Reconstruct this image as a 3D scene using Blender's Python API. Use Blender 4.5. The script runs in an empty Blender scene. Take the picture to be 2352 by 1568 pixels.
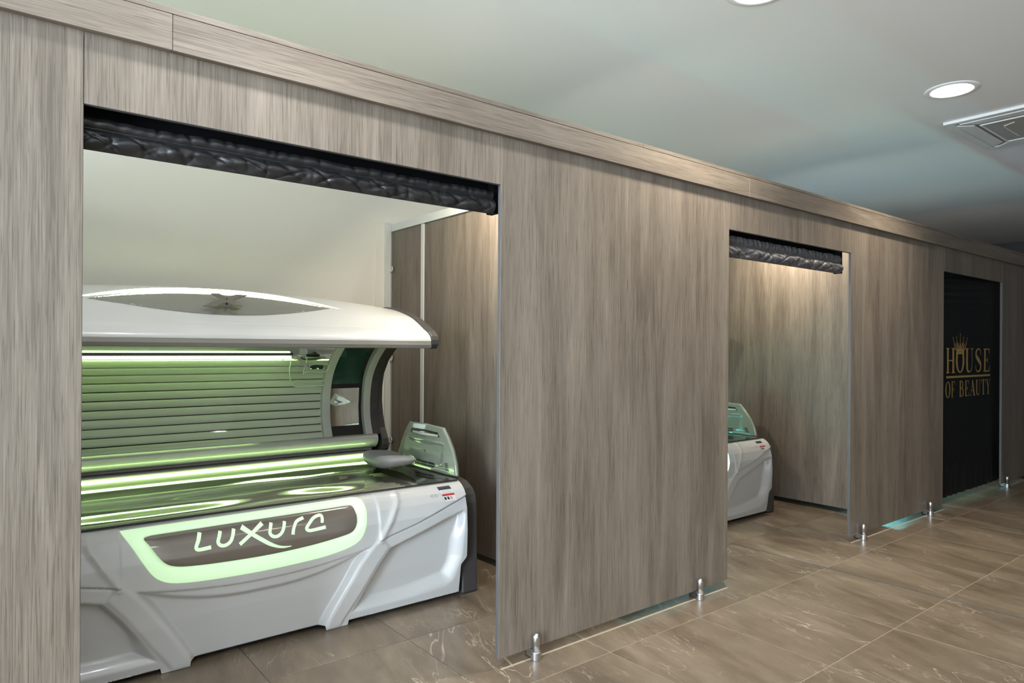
import bpy, bmesh, math, random
from mathutils import Vector, Matrix, noise

random.seed(7)
scene = bpy.context.scene
COL = scene.collection

# ------------------------------------------------------------------ camera
YAW, ROLL = math.radians(51.54), 0.0060
cam_d = bpy.data.cameras.new('camera')
cam_d.lens = 24.0
cam_d.sensor_width = 36.0
cam_d.sensor_fit = 'HORIZONTAL'
cam_d.shift_y = 18.0 / 2352.0
cam_d.clip_start = 0.05
cam = bpy.data.objects.new('camera', cam_d)
COL.objects.link(cam)
_F = Vector((math.cos(YAW), math.sin(YAW), 0))
_R = Vector((math.sin(YAW), -math.cos(YAW), 0))
_U = Vector((0, 0, 1))
_R2 = _R * math.cos(ROLL) + _U * math.sin(ROLL)
_U2 = -_R * math.sin(ROLL) + _U * math.cos(ROLL)
_m = Matrix((( _R2.x, _U2.x, -_F.x, 0.0), (_R2.y, _U2.y, -_F.y, 0.0), (_R2.z, _U2.z, -_F.z, 1.30), (0, 0, 0, 1)))
cam.matrix_world = _m
scene.camera = cam

# ------------------------------------------------------------------ world, exposure
world = bpy.data.worlds.new('world')
scene.world = world
world.use_nodes = True
bg = world.node_tree.nodes['Background']
bg.inputs[0].default_value = (0.75, 0.85, 1.0, 1)
bg.inputs[1].default_value = 0.25
scene.view_settings.view_transform = 'Standard'
scene.view_settings.look = 'None'
scene.view_settings.exposure = 0.10
scene.view_settings.gamma = 1.0
scene.view_settings.use_curve_mapping = False
cy = scene.cycles
cy.max_bounces, cy.diffuse_bounces, cy.glossy_bounces, cy.transmission_bounces, cy.transparent_max_bounces = 6, 4, 4, 4, 8
cy.caustics_reflective = False
cy.caustics_refractive = False
cy.sample_clamp_indirect = 6.0
cy.adaptive_threshold = 0.05
cy.adaptive_min_samples = 20

def area_light(name, loc, size, power, color, rot=(0, 0, 0), shape='DISK', spread=180, size_y=None):
    d = bpy.data.lights.new(name, 'AREA')
    d.shape = shape
    d.size = size
    if size_y: d.size_y = size_y
    d.energy = power
    d.color = color
    d.spread = math.radians(spread)
    o = bpy.data.objects.new(name, d)
    o.location = loc
    o.rotation_euler = rot
    COL.objects.link(o)
    return o

# cool area light added as assumed daylight, inside an unseen window behind the camera
area_light('assumed_window_daylight', (-3.92, -0.2, 1.55), 2.6, 620, (0.70, 0.84, 1.0), (0, -math.pi/2, 0), 'RECTANGLE', 180, 1.9)

LAMP_CORRIDOR, LAMP_BOOTH = 35.0, 25.0
WARM = (1.0, 0.90, 0.76)
NEUTRAL = (1.0, 0.93, 0.82)

# ------------------------------------------------------------------ material helpers
def sr(r, g, b):
    f = lambda c: (c/255/12.92) if c/255 <= 0.04045 else ((c/255+0.055)/1.055)**2.4
    return (f(r), f(g), f(b), 1)

def new_mat(name):
    m = bpy.data.materials.new(name)
    m.use_nodes = True
    nt = m.node_tree
    return m, nt, nt.nodes['Principled BSDF']

def plain(name, color, rough=0.5, metal=0.0, coat=0.0, spec=0.5, bump=0.0, bscale=200.0, var=0.0):
    m, nt, p = new_mat(name)
    p.inputs['Base Color'].default_value = color
    p.inputs['Roughness'].default_value = rough
    p.inputs['Metallic'].default_value = metal
    p.inputs['Coat Weight'].default_value = coat
    p.inputs['Specular IOR Level'].default_value = spec
    tc = nt.nodes.new('ShaderNodeTexCoord')
    n = nt.nodes.new('ShaderNodeTexNoise')
    n.inputs['Scale'].default_value = bscale
    n.inputs['Detail'].default_value = 3
    nt.links.new(tc.outputs['Object'], n.inputs['Vector'])
    if bump:
        b = nt.nodes.new('ShaderNodeBump')
        b.inputs['Strength'].default_value = bump
        b.inputs['Distance'].default_value = 0.002
        nt.links.new(n.outputs['Fac'], b.inputs['Height'])
        nt.links.new(b.outputs['Normal'], p.inputs['Normal'])
    if var:
        r = nt.nodes.new('ShaderNodeMapRange')
        r.inputs['To Min'].default_value = max(0.02, rough - var)
        r.inputs['To Max'].default_value = rough + var
        nt.links.new(n.outputs['Fac'], r.inputs['Value'])
        nt.links.new(r.outputs['Result'], p.inputs['Roughness'])
    return m

def emit(name, color, strength):
    m, nt, p = new_mat(name)
    p.inputs['Base Color'].default_value = (0.6, 0.6, 0.6, 1)
    p.inputs['Roughness'].default_value = 0.4
    p.inputs['Emission Color'].default_value = (*color, 1)
    p.inputs['Emission Strength'].default_value = strength
    return m

def wood(name, axis='z', dark=(0.092, 0.072, 0.053), light=(0.232, 0.191, 0.147)):
    m, nt, p = new_mat(name)
    N, Lk = nt.nodes.new, nt.links.new
    tc = N('ShaderNodeTexCoord'); oi = N('ShaderNodeObjectInfo')
    off = N('ShaderNodeVectorMath'); off.operation = 'MULTIPLY_ADD'
    comb = N('ShaderNodeCombineXYZ')
    for i in range(3): Lk(oi.outputs['Random'], comb.inputs[i])
    Lk(comb.outputs[0], off.inputs[0]); off.inputs[1].default_value = (17.3, 9.1, 23.7)
    Lk(tc.outputs['Object'], off.inputs[2])
    def layer(sc_across, sc_along, detail, rough, dist):
        mp = N('ShaderNodeMapping')
        s = {'z': (sc_across, sc_across, sc_along), 'x': (sc_along, sc_across, sc_across), 'y': (sc_across, sc_along, sc_across)}[axis]
        mp.inputs['Scale'].default_value = s
        Lk(off.outputs[0], mp.inputs['Vector'])
        n = N('ShaderNodeTexNoise'); n.inputs['Scale'].default_value = 1.0
        n.inputs['Detail'].default_value = detail; n.inputs['Roughness'].default_value = rough
        n.inputs['Distortion'].default_value = dist
        Lk(mp.outputs[0], n.inputs['Vector'])
        return n.outputs['Fac']
    broad = layer(8.0, 0.8, 3, 0.55, 0.8)
    mid = layer(48.0, 2.0, 3, 0.6, 0.6)
    fine = layer(300.0, 4.0, 3, 0.7, 0.3)
    pore = layer(300.0, 7.0, 2, 0.5, 0.4)
    def madd(a, k, b):
        x = N('ShaderNodeMath'); x.operation = 'MULTIPLY_ADD'
        Lk(a, x.inputs[0]); x.inputs[1].default_value = k
        if isinstance(b, float): x.inputs[2].default_value = b
        else: Lk(b, x.inputs[2])
        return x.outputs[0]
    v = madd(broad, 0.58, 0.0); v = madd(mid, 0.24, v); v = madd(fine, 0.58, v)
    rp = N('ShaderNodeMapRange'); rp.inputs['From Min'].default_value = 0.34; rp.inputs['From Max'].default_value = 0.44
    rp.inputs['To Min'].default_value = -0.16; rp.inputs['To Max'].default_value = 0.0
    Lk(pore, rp.inputs['Value'])
    ad = N('ShaderNodeMath'); ad.operation = 'ADD'; Lk(v, ad.inputs[0]); Lk(rp.outputs[0], ad.inputs[1])
    cr = N('ShaderNodeValToRGB')
    cr.color_ramp.elements[0].position = 0.50; cr.color_ramp.elements[0].color = (*dark, 1)
    cr.color_ramp.elements[1].position = 0.90; cr.color_ramp.elements[1].color = (*light, 1)
    Lk(ad.outputs[0], cr.inputs[0]); Lk(cr.outputs[0], p.inputs['Base Color'])
    p.inputs['Roughness'].default_value = 0.42
    return m

def stone(name):
    m, nt, p = new_mat(name)
    N, Lk = nt.nodes.new, nt.links.new
    tc = N('ShaderNodeTexCoord'); oi = N('ShaderNodeObjectInfo')
    off = N('ShaderNodeVectorMath'); off.operation = 'MULTIPLY_ADD'
    comb = N('ShaderNodeCombineXYZ')
    for i in range(3): Lk(oi.outputs['Random'], comb.inputs[i])
    Lk(comb.outputs[0], off.inputs[0]); off.inputs[1].default_value = (31.0, 57.0, 0.0)
    Lk(tc.outputs['Object'], off.inputs[2])
    rot = N('ShaderNodeMapping'); rot.inputs['Rotation'].default_value = (0, 0, math.radians(14))
    Lk(off.outputs[0], rot.inputs['Vector'])
    def layer(sx, sy, detail, rough, dist):
        mp = N('ShaderNodeMapping'); mp.inputs['Scale'].default_value = (sx, sy, 1)
        Lk(rot.outputs[0], mp.inputs['Vector'])
        n = N('ShaderNodeTexNoise'); n.inputs['Scale'].default_value = 1.0; n.inputs['Detail'].default_value = detail
        n.inputs['Roughness'].default_value = rough; n.inputs['Distortion'].default_value = dist
        Lk(mp.outputs[0], n.inputs['Vector'])
        return n.outputs['Fac']
    cloud = layer(3.0, 1.3, 6, 0.62, 0.5)
    band = layer(13.0, 2.2, 5, 0.65, 0.6)
    grit = layer(260, 260, 2, 0.6, 0.0)
    def mr(a, f0, f1, t0, t1):
        r = N('ShaderNodeMapRange'); r.inputs['From Min'].default_value = f0; r.inputs['From Max'].default_value = f1
        r.inputs['To Min'].default_value = t0; r.inputs['To Max'].default_value = t1
        Lk(a, r.inputs['Value']); return r.outputs[0]
    def mth(op, a, b):
        x = N('ShaderNodeMath'); x.operation = op
        for i, q in enumerate((a, b)):
            if isinstance(q, (int, float)): x.inputs[i].default_value = q
            else: Lk(q, x.inputs[i])
        return x.outputs[0]
    def vein(sx, sy, width, dist):
        a = layer(sx, sy, 4, 0.55, dist)
        d = mth('ABSOLUTE', mth('SUBTRACT', a, 0.5), 0)
        return mr(d, 0.0, width, 1.0, 0.0)
    v1 = mth('MULTIPLY', vein(4.2, 1.3, 0.007, 0.7), mr(layer(2.3, 1.7, 2, 0.5, 0), 0.50, 0.62, 0, 1))
    v2 = mth('MULTIPLY', vein(9.0, 2.4, 0.010, 0.9), mr(layer(2.0, 2.2, 2, 0.5, 0), 0.46, 0.60, 0, 0.6))
    tone = mth('ADD', mth('ADD', mth('MULTIPLY', cloud, 0.62), mth('MULTIPLY', band, 0.34)), mth('MULTIPLY', grit, 0.22))
    cr = N('ShaderNodeValToRGB'); e = cr.color_ramp.elements
    e[0].position = 0.40; e[0].color = (0.082, 0.059, 0.038, 1)
    e[1].position = 0.78; e[1].color = (0.232, 0.182, 0.128, 1)
    x = e.new(0.58); x.color = (0.145, 0.110, 0.075, 1)
    Lk(tone, cr.inputs[0])
    mx = N('ShaderNodeMix'); mx.data_type = 'RGBA'
    Lk(mth('MULTIPLY', mth('MAXIMUM', v1, v2), 0.75), mx.inputs[0]); Lk(cr.outputs[0], mx.inputs[6]); mx.inputs[7].default_value = (0.44, 0.37, 0.28, 1)
    Lk(mx.outputs[2], p.inputs['Base Color'])
    Lk(mr(cloud, 0.3, 0.7, 0.28, 0.42), p.inputs['Roughness'])
    b = N('ShaderNodeBump'); b.inputs['Strength'].default_value = 0.15; b.inputs['Distance'].default_value = 0.001
    Lk(grit, b.inputs['Height']); Lk(b.outputs['Normal'], p.inputs['Normal'])
    return m

def clear(name, tint, gloss=1.0, rough=0.02, ior=1.49, absorb=0.0):
    """thin clear acrylic: Fresnel mirror over a tinted see-through sheet"""
    m = bpy.data.materials.new(name); m.use_nodes = True
    nt = m.node_tree; nt.nodes.clear(); N, Lk = nt.nodes.new, nt.links.new
    out = N('ShaderNodeOutputMaterial'); mix = N('ShaderNodeMixShader')
    tr = N('ShaderNodeBsdfTransparent'); tr.inputs[0].default_value = tint
    gl = N('ShaderNodeBsdfGlossy'); gl.inputs['Roughness'].default_value = rough; gl.inputs[0].default_value = (gloss, gloss, gloss, 1)
    fr = N('ShaderNodeFresnel'); fr.inputs[0].default_value = ior
    mu = N('ShaderNodeMath'); mu.operation = 'MULTIPLY_ADD'; mu.inputs[1].default_value = 1.0; mu.inputs[2].default_value = absorb; mu.use_clamp = True
    Lk(fr.outputs[0], mu.inputs[0]); Lk(mu.outputs[0], mix.inputs[0]); Lk(tr.outputs[0], mix.inputs[1]); Lk(gl.outputs[0], mix.inputs[2])
    Lk(mix.outputs[0], out.inputs[0])
    return m

M = {}
M['wood_z'] = wood('oak_laminate_upright')
M['wood_x'] = wood('oak_laminate_lengthwise', 'x')
M['wood_y'] = wood('oak_laminate_partition', 'z')
M['edge'] = plain('grey_edge_band', (0.085, 0.083, 0.081, 1), 0.6)
M['stone'] = stone('brown_stone_tile')
M['grout_light'] = plain('pale_grout', (0.30, 0.24, 0.17, 1), 0.7)
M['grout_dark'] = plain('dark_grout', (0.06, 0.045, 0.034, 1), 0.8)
M['ceiling'] = plain('ceiling_paint', (0.88, 0.88, 0.87, 1), 0.75, bump=0.05, bscale=60)
M['cream'] = plain('cream_wall_paint', (0.86, 0.82, 0.71, 1), 0.45, bump=0.04, bscale=90)
M['rear'] = plain('rear_wall_paint', (0.82, 0.81, 0.79, 1), 0.7)
M['charcoal_wall'] = plain('charcoal_wall_paint', (0.03, 0.03, 0.03, 1), 0.6)
M['white_trim'] = plain('white_profile', (0.66, 0.67, 0.62, 1), 0.35)
M['vinyl_flat'] = plain('matt_black_curtain', (0.006, 0.006, 0.006, 1), 0.5, spec=0.25, bump=0.2, bscale=420)
M['vinyl'] = plain('black_vinyl', (0.018, 0.0175, 0.0175, 1), 0.30, bump=0.3, bscale=420, var=0.06)
M['vinyl_grey'] = plain('grey_black_vinyl', (0.085, 0.078, 0.077, 1), 0.42, bump=0.3, bscale=420, var=0.06)
M['thread'] = plain('dark_thread', (0.02, 0.018, 0.016, 1), 0.8)
M['black'] = plain('black_board', (0.004, 0.004, 0.004, 1), 0.8, spec=0.1)
M['light_line'] = plain('beige_light_line', (0.40, 0.325, 0.235, 1), 0.5)  # pale colour for the painted line of light under the panels
M['white'] = plain('white_gloss_plastic', (0.62, 0.612, 0.585, 1), 0.28, coat=0.3)
M['tray'] = plain('pale_reflector', (0.80, 0.77, 0.68, 1), 0.35)
M['slat'] = plain('pale_lamp_tube', (0.66, 0.65, 0.56, 1), 0.30)
M['silver'] = plain('silver_grey_plastic', (0.60, 0.58, 0.53, 1), 0.26, metal=0.15)
M['trim_grey'] = plain('taupe_grey_trim', (0.24, 0.23, 0.20, 1), 0.45)
M['endcap'] = plain('anthracite_plastic', (0.060, 0.056, 0.052, 1), 0.38)
M['arch'] = plain('pale_arch_plastic', (0.52, 0.52, 0.46, 1), 0.35)
M['dark'] = plain('dark_gap', (0.012, 0.012, 0.011, 1), 0.5)
M['glass_grey'] = plain('smoked_glass', (0.185, 0.178, 0.150, 1), 0.12, coat=0.2)
M['logo_panel'] = plain('bronze_grey_gloss', (0.27, 0.235, 0.20, 1), 0.16, metal=0.35)
M['emblem'] = plain('bronze_metal', (0.15, 0.132, 0.105, 1), 0.45)
M['mirror'] = plain('face_mirror', (0.80, 0.82, 0.74, 1), 0.03, metal=1.0)
M['green_glass'] = plain('green_filter_glass', (0.02, 0.06, 0.045, 1), 0.05, spec=0.8)
M['acrylic'] = clear('clear_acrylic', (0.93, 0.97, 0.92, 1), 1.0, 0.015, 1.46, 0.0)
M['acrylic_thin'] = clear('clear_acrylic_cover', (0.95, 0.98, 0.94, 1), 1.0, 0.02, 1.30)
M['acrylic_edge'] = plain('acrylic_edge', (0.75, 0.95, 0.65, 1), 0.2)
M['head'] = plain('silver_gloss_plastic', (0.27, 0.30, 0.24, 1), 0.10, metal=0.1, coat=0.5)
M['pillow'] = plain('grey_pillow_vinyl', (0.30, 0.30, 0.31, 1), 0.5, bump=0.1, bscale=300)
M['steel'] = plain('satin_steel', (0.60, 0.60, 0.60, 1), 0.30, metal=1.0)
M['white_paint'] = plain('white_enamel', (0.78, 0.79, 0.77, 1), 0.4)
M['grille'] = plain('grey_grille', (0.42, 0.42, 0.39, 1), 0.6)
M['gold'] = plain('gold_print', (0.62, 0.40, 0.13, 1), 0.34, metal=0.55)
M['gold_pale'] = plain('pale_gold_print', (0.70, 0.62, 0.45, 1), 0.3, metal=0.5)
M['blue_strip'] = plain('slate_blue_strip', (0.05, 0.075, 0.085, 1), 0.4)
M['paper'] = plain('white_sticker', (0.72, 0.72, 0.70, 1), 0.4)
M['ink'] = plain('dark_ink', (0.03, 0.03, 0.04, 1), 0.4)
M['ink_grey'] = plain('grey_ink', (0.35, 0.35, 0.36, 1), 0.4)
M['red'] = plain('red_ink', (0.50, 0.04, 0.035, 1), 0.4)
M['orange'] = plain('pink_orange_ink', (0.75, 0.25, 0.22, 1), 0.4)
M['clear_plastic'] = plain('cloudy_clear_plastic', (0.55, 0.55, 0.50, 1), 0.25)
M['lamp'] = emit('lamp_diffuser', (1.0, 0.97, 0.92), 12.0)
M['frame_metal'] = plain('assumed_window_grey', (0.25, 0.25, 0.26, 1), 0.4)
LED = {'green': (0.58, 1.0, 0.34), 'cyan': (0.04, 0.80, 0.80), 'blue': (0.08, 0.50, 1.0)}
POWER = {'green': (13.0, 20.0), 'cyan': (36.0, 8.0), 'blue': (30.0, 11.0)}
for k, c in LED.items():
    M['led_' + k] = emit('led_strip_' + k, c, POWER[k][0])
    M['halo_' + k] = emit('halo_' + k, (0.60, 1.0, 0.48) if k == 'green' else (0.35, 0.95, 1.0) if k == 'cyan' else (0.20, 0.78, 0.80), {'green': 0.62, 'cyan': 2.4, 'blue': 28.0}[k])
    M['roofled_' + k] = emit('roof_led_strip_' + k, c, POWER[k][0]*0.5)
    M['rim_' + k] = emit('rim_' + k, (0.82, 1.0, 0.42) if k == 'green' else c, POWER[k][1])

# ------------------------------------------------------------------ mesh helpers
class MB:
    def __init__(self):
        self.v, self.f = [], []
    def box(self, x0, x1, y0, y1, z0, z1):
        b = len(self.v)
        for z in (z0, z1):
            self.v += [(x0, y0, z), (x1, y0, z), (x1, y1, z), (x0, y1, z)]
        for q in ((0, 3, 2, 1), (4, 5, 6, 7), (0, 1, 5, 4), (1, 2, 6, 5), (2, 3, 7, 6), (3, 0, 4, 7)):
            self.f.append([b + i for i in q])
        return self
    def prism(self, poly, a, b, axis='x'):
        n, s = len(poly), len(self.v)
        pt = {'x': lambda p, t: (t, p[0], p[1]), 'y': lambda p, t: (p[0], t, p[1]), 'z': lambda p, t: (p[0], p[1], t)}[axis]
        self.v += [pt(p, a) for p in poly] + [pt(p, b) for p in poly]
        self.f += [[s + i for i in range(n)], [s + n + i for i in reversed(range(n))]]
        self.f += [[s + i, s + n + i, s + n + (i+1) % n, s + (i+1) % n] for i in range(n)]
        return self
    def grid(self, fn, nu, nv, close_u=False):
        s = len(self.v)
        for i in range(nu + (0 if close_u else 1)):
            for j in range(nv + 1):
                self.v.append(tuple(fn(i/nu, j/nv)))
        w = nv + 1
        for i in range(nu):
            i2 = (i+1) % nu if close_u else i+1
            for j in range(nv):
                self.f.append([s + i*w + j, s + i2*w + j, s + i2*w + j+1, s + i*w + j+1])
        return self
    def tube(self, path, r, n=8, caps=True):
        s = len(self.v); P = [Vector(p) for p in path]; k = len(P)
        up = Vector((0.13, 0.31, 0.94))
        for i, p in enumerate(P):
            t = (P[min(i+1, k-1)] - P[max(i-1, 0)]).normalized()
            a = t.cross(up).normalized(); b = t.cross(a).normalized()
            rr = r[i] if isinstance(r, (list, tuple)) else r
            for j in range(n):
                q = 2*math.pi*j/n
                self.v.append(tuple(p + a*rr*math.cos(q) + b*rr*math.sin(q)))
        for i in range(k-1):
            for j in range(n):
                self.f.append([s+i*n+j, s+i*n+(j+1) % n, s+(i+1)*n+(j+1) % n, s+(i+1)*n+j])
        if caps:
            self.f += [[s+j for j in range(n)], [s+(k-1)*n+j for j in reversed(range(n))]]
        return self
    def lathe(self, prof, cx, cy, n=24, z0=0.0, caps=True):
        s = len(self.v); k = len(prof)
        for r, z in prof:
            for j in range(n):
                q = 2*math.pi*j/n
                self.v.append((cx + r*math.cos(q), cy + r*math.sin(q), z0+z))
        for i in range(k-1):
            for j in range(n):
                self.f.append([s+i*n+j, s+i*n+(j+1) % n, s+(i+1)*n+(j+1) % n, s+(i+1)*n+j])
        if caps: self.f += [[s+j for j in reversed(range(n))], [s+(k-1)*n+j for j in range(n)]]
        return self
    def face(self, pts):
        s = len(self.v); self.v += [tuple(p) for p in pts]; self.f.append(list(range(s, s+len(pts)))); return self
    def build(self, name, mat, parent=None, smooth=False, bevel=0.0, recalc=True, solid=0.0, seg=2):
        me = bpy.data.meshes.new(name)
        me.from_pydata(self.v, [], self.f)
        bm = bmesh.new(); bm.from_mesh(me)
        bmesh.ops.remove_doubles(bm, verts=bm.verts, dist=1e-6)
        if recalc: bmesh.ops.recalc_face_normals(bm, faces=bm.faces)
        bm.to_mesh(me); bm.free()
        if smooth:
            for p in me.polygons: p.use_smooth = True
        o = bpy.data.objects.new(name, me)
        me.materials.append(M[mat] if isinstance(mat, str) else mat)
        COL.objects.link(o)
        if parent: o.parent = parent
        if bevel:
            b = o.modifiers.new('bevel', 'BEVEL'); b.width = bevel; b.segments = seg; b.limit_method = 'ANGLE'; b.angle_limit = math.radians(40)
        if solid:
            sd = o.modifiers.new('solid', 'SOLIDIFY'); sd.thickness = solid; sd.offset = -1
        return o

def tag(o, label=None, cat=None, group=None, kind=None):
    for k, v in (('label', label), ('category', cat), ('group', group), ('kind', kind)):
        if v: o[k] = v
    return o

def empty(name, loc=(0, 0, 0)):
    o = bpy.data.objects.new(name, None); o.location = loc; o.empty_display_size = 0.1
    COL.objects.link(o); return o

def copy_tree(o, parent=None):
    c = o.copy(); COL.objects.link(c); c.parent = parent
    for ch in [x for x in o.children]: copy_tree(ch, c)
    return c

def sstep(a, b, x):
    if a == b: return 0.0 if x < a else 1.0
    t = min(1, max(0, (x-a)/(b-a))); return t*t*(3-2*t)

def interp(x, pts):
    if x <= pts[0][0]: return pts[0][1]
    for (a, b), (c, d) in zip(pts, pts[1:]):
        if x <= c: return b + (d-b)*(x-a)/(c-a)
    return pts[-1][1]

def smooth_path(pts, n=6):
    P = [Vector(p) for p in pts]; out = []
    for i in range(len(P)-1):
        p0, p1, p2, p3 = P[max(i-1, 0)], P[i], P[i+1], P[min(i+2, len(P)-1)]
        for k in range(n):
            t = k/n
            out.append(0.5*((2*p1) + (-p0+p2)*t + (2*p0-5*p1+4*p2-p3)*t*t + (-p0+3*p1-3*p2+p3)*t**3))
    out.append(P[-1]); return out

def ribbon(mb, pts, widths, place, n=6, thick=0.0):
    """flat stroke of varying width; place(u, v) -> 3-D point"""
    P = smooth_path([(p[0], p[1], 0) for p in pts], n) if n > 1 else [Vector((p[0], p[1], 0)) for p in pts]
    k = len(P)
    if not isinstance(widths, (list, tuple)): widths = [widths]*len(pts)
    s = len(mb.v)
    for i, p in enumerate(P):
        t = (P[min(i+1, k-1)] - P[max(i-1, 0)])
        t.normalize(); nn = Vector((-t.y, t.x, 0))
        f = i/(k-1)*(len(widths)-1); a = int(f); w = widths[a] + (widths[min(a+1, len(widths)-1)]-widths[a])*(f-a)
        for sgn in (1, -1):
            q = p + nn*(w/2*sgn); mb.v.append(tuple(place(q.x, q.y)))
    for i in range(k-1):
        mb.f.append([s+2*i, s+2*i+1, s+2*i+3, s+2*i+2])

# ------------------------------------------------------------------ room shell
ZC = 3.0                      # ceiling height
WY = 2.2                      # front face of the booth wall
BY = 4.58                     # rear wall of the booths
XL, XR, YR = -4.0, 12.6, -2.4
TX, TY, TX0, TY0 = 0.6225, 0.6425, 0.92, 1.390   # tile pitch and origin

floor = tag(MB().box(XL, XR, YR, WY-0.012, -0.06, -0.0012).build('floor', 'grout_light'), 'brown stone-look tiled floor of the corridor', None, None, 'structure')
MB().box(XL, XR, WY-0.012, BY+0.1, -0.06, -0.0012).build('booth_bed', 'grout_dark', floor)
tile_me = None
g = 0.0016
for ix in range(-2, 14):
    for iy in range(-5, 6):
        x0, y0 = TX0 + ix*TX, TY0 + iy*TY
        if y0 > BY or y0 + TY < YR: continue
        if y0 + TY > BY + 0.09: continue
        if tile_me is None:
            t = MB().box(-TX/2+g, TX/2-g, -TY/2+g, TY/2-g, -0.012, 0.0).build('tile', 'stone', floor, bevel=0.0)
            bm = bmesh.new(); bm.from_mesh(t.data)
            bmesh.ops.bevel(bm, geom=[e for e in bm.edges if all(v.co.z > -0.001 for v in e.verts)], offset=0.0012, segments=1, affect='EDGES')
            bm.to_mesh(t.data); bm.free()
            tile_me = t.data
        else:
            t = bpy.data.objects.new('tile', tile_me); COL.objects.link(t); t.parent = floor
        t.location = (x0 + TX/2, y0 + TY/2, 0)
tag(MB().box(TX0+5*TX-0.0028, TX0+5*TX+0.0028, YR+0.5, 2.76, -0.004, 0.0012).build('trim_1', 'blue_strip'), 'thin slate blue movement joint crossing the tiled floor', None, None, 'structure')

tag(MB().box(XL, XR, YR, BY+0.1, ZC, ZC+0.1).build('ceiling', 'ceiling'), 'plain white painted ceiling', None, None, 'structure')
tag(MB().box(XL, XR, BY, BY+0.1, 0, ZC).build('wall_back', 'cream'), 'cream rear wall of the tanning booths', None, None, 'structure')
tag(MB().box(XR, XR+0.1, YR, BY, 0, ZC).build('wall_right', 'charcoal_wall'), 'dark wall at the far end of the corridor', None, None, 'structure')
tag(MB().box(XL, XR, YR-0.1, YR, 0, ZC).build('wall_near', 'rear'), 'pale corridor wall opposite the booths', None, None, 'structure')
wl = tag(MB().box(XL-0.1, XL, YR, -1.55, 0, ZC).box(XL-0.1, XL, 1.15, BY, 0, ZC).box(XL-0.1, XL, -1.55, 1.15, 0, 0.55).box(XL-0.1, XL, -1.55, 1.15, 2.55, ZC).build('wall_left', 'rear'), 'pale end wall with the assumed shop window', None, None, 'structure')
w1 = tag(MB().box(XL-0.06, XL-0.01, -1.55, -1.49, 0.55, 2.55).box(XL-0.06, XL-0.01, 1.09, 1.15, 0.55, 2.55).box(XL-0.06, XL-0.01, -1.49, 1.09, 0.55, 0.61).box(XL-0.06, XL-0.01, -1.49, 1.09, 2.49, 2.55).build('assumed_window_1', 'frame_metal'), 'assumed grey framed shop window, unseen', None, None, 'structure')  # unseen window, assumed to explain the cool light from the left
MB().box(XL-0.04, XL-0.034, -1.49, 1.09, 0.61, 2.49).build('pane', 'acrylic_thin', w1)

# ------------------------------------------------------------------ booth front wall
PT = 0.018
OPEN = [(0.242, 1.684), (3.270, 4.685), (6.303, 7.735)]
OT, CB = 1.968, 2.165        # opening head, underside of fascia
wf = tag(empty('wall_front'), 'oak laminate front wall of the booths with open doorways', None, None, 'structure')
edges = [(-1.38, OPEN[0][0]), (OPEN[0][1], OPEN[1][0]), (OPEN[1][1], OPEN[2][0]), (OPEN[2][1], 9.33)]
for i, (a, b) in enumerate(edges):
    p = MB().box(a+0.0012, b-0.0012, WY, WY+PT, 0.040, 2.20).build('panel', 'wood_z', wf, bevel=0.0008, seg=1)
    for xe in (a+0.0012, b-0.0012):
        s = -1 if xe < (a+b)/2 else 1
        zt = OT
        MB().box(min(xe, xe+s*0.0008), max(xe, xe+s*0.0008), WY+0.0012, WY+PT-0.001, 0.041, zt-0.001).build('edge_band', 'edge', p)
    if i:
        MB().box(a+0.01, b-0.01, WY-0.012, WY-0.003, -0.001, 0.0016).build('floor_light_line', 'light_line', p)  # thin beige strip stands in for the line of light on the floor
for i, (a, b) in enumerate(OPEN):
    h = MB().box(a+0.0006, b-0.0006, WY, WY+PT, OT, 2.20).build('header_panel', 'wood_z', wf, bevel=0.0008, seg=1)
    MB().box(a+0.002, b-0.002, WY+0.0012, WY+PT-0.001, OT-0.0009, OT).build('edge_band', 'edge', h)
MB().box(9.332, 12.58, WY, WY+PT, 0.04, 2.20).build('panel', 'wood_z', wf)
FD = 0.024
fj = [-2.51, 0.459, 3.426, 6.393, 9.36, 12.58]
for a, b in zip(fj, fj[1:]):
    MB().box(a+0.0006, b-0.0006, WY-FD, WY, CB, 2.270).build('fascia_board', 'wood_x', wf, bevel=0.0012, seg=1)
    MB().box(a+0.0006-0.9, b-0.0006-0.9 if b < 12 else b, WY-FD, WY+0.16, 2.2715, 2.2895).build('cap_board', 'wood_x', wf, bevel=0.0012, seg=1)
MB().box(-2.5, 12.58, WY+0.001, WY+PT, 2.201, 2.2705).build('backing_rail', 'wood_x', wf)

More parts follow.
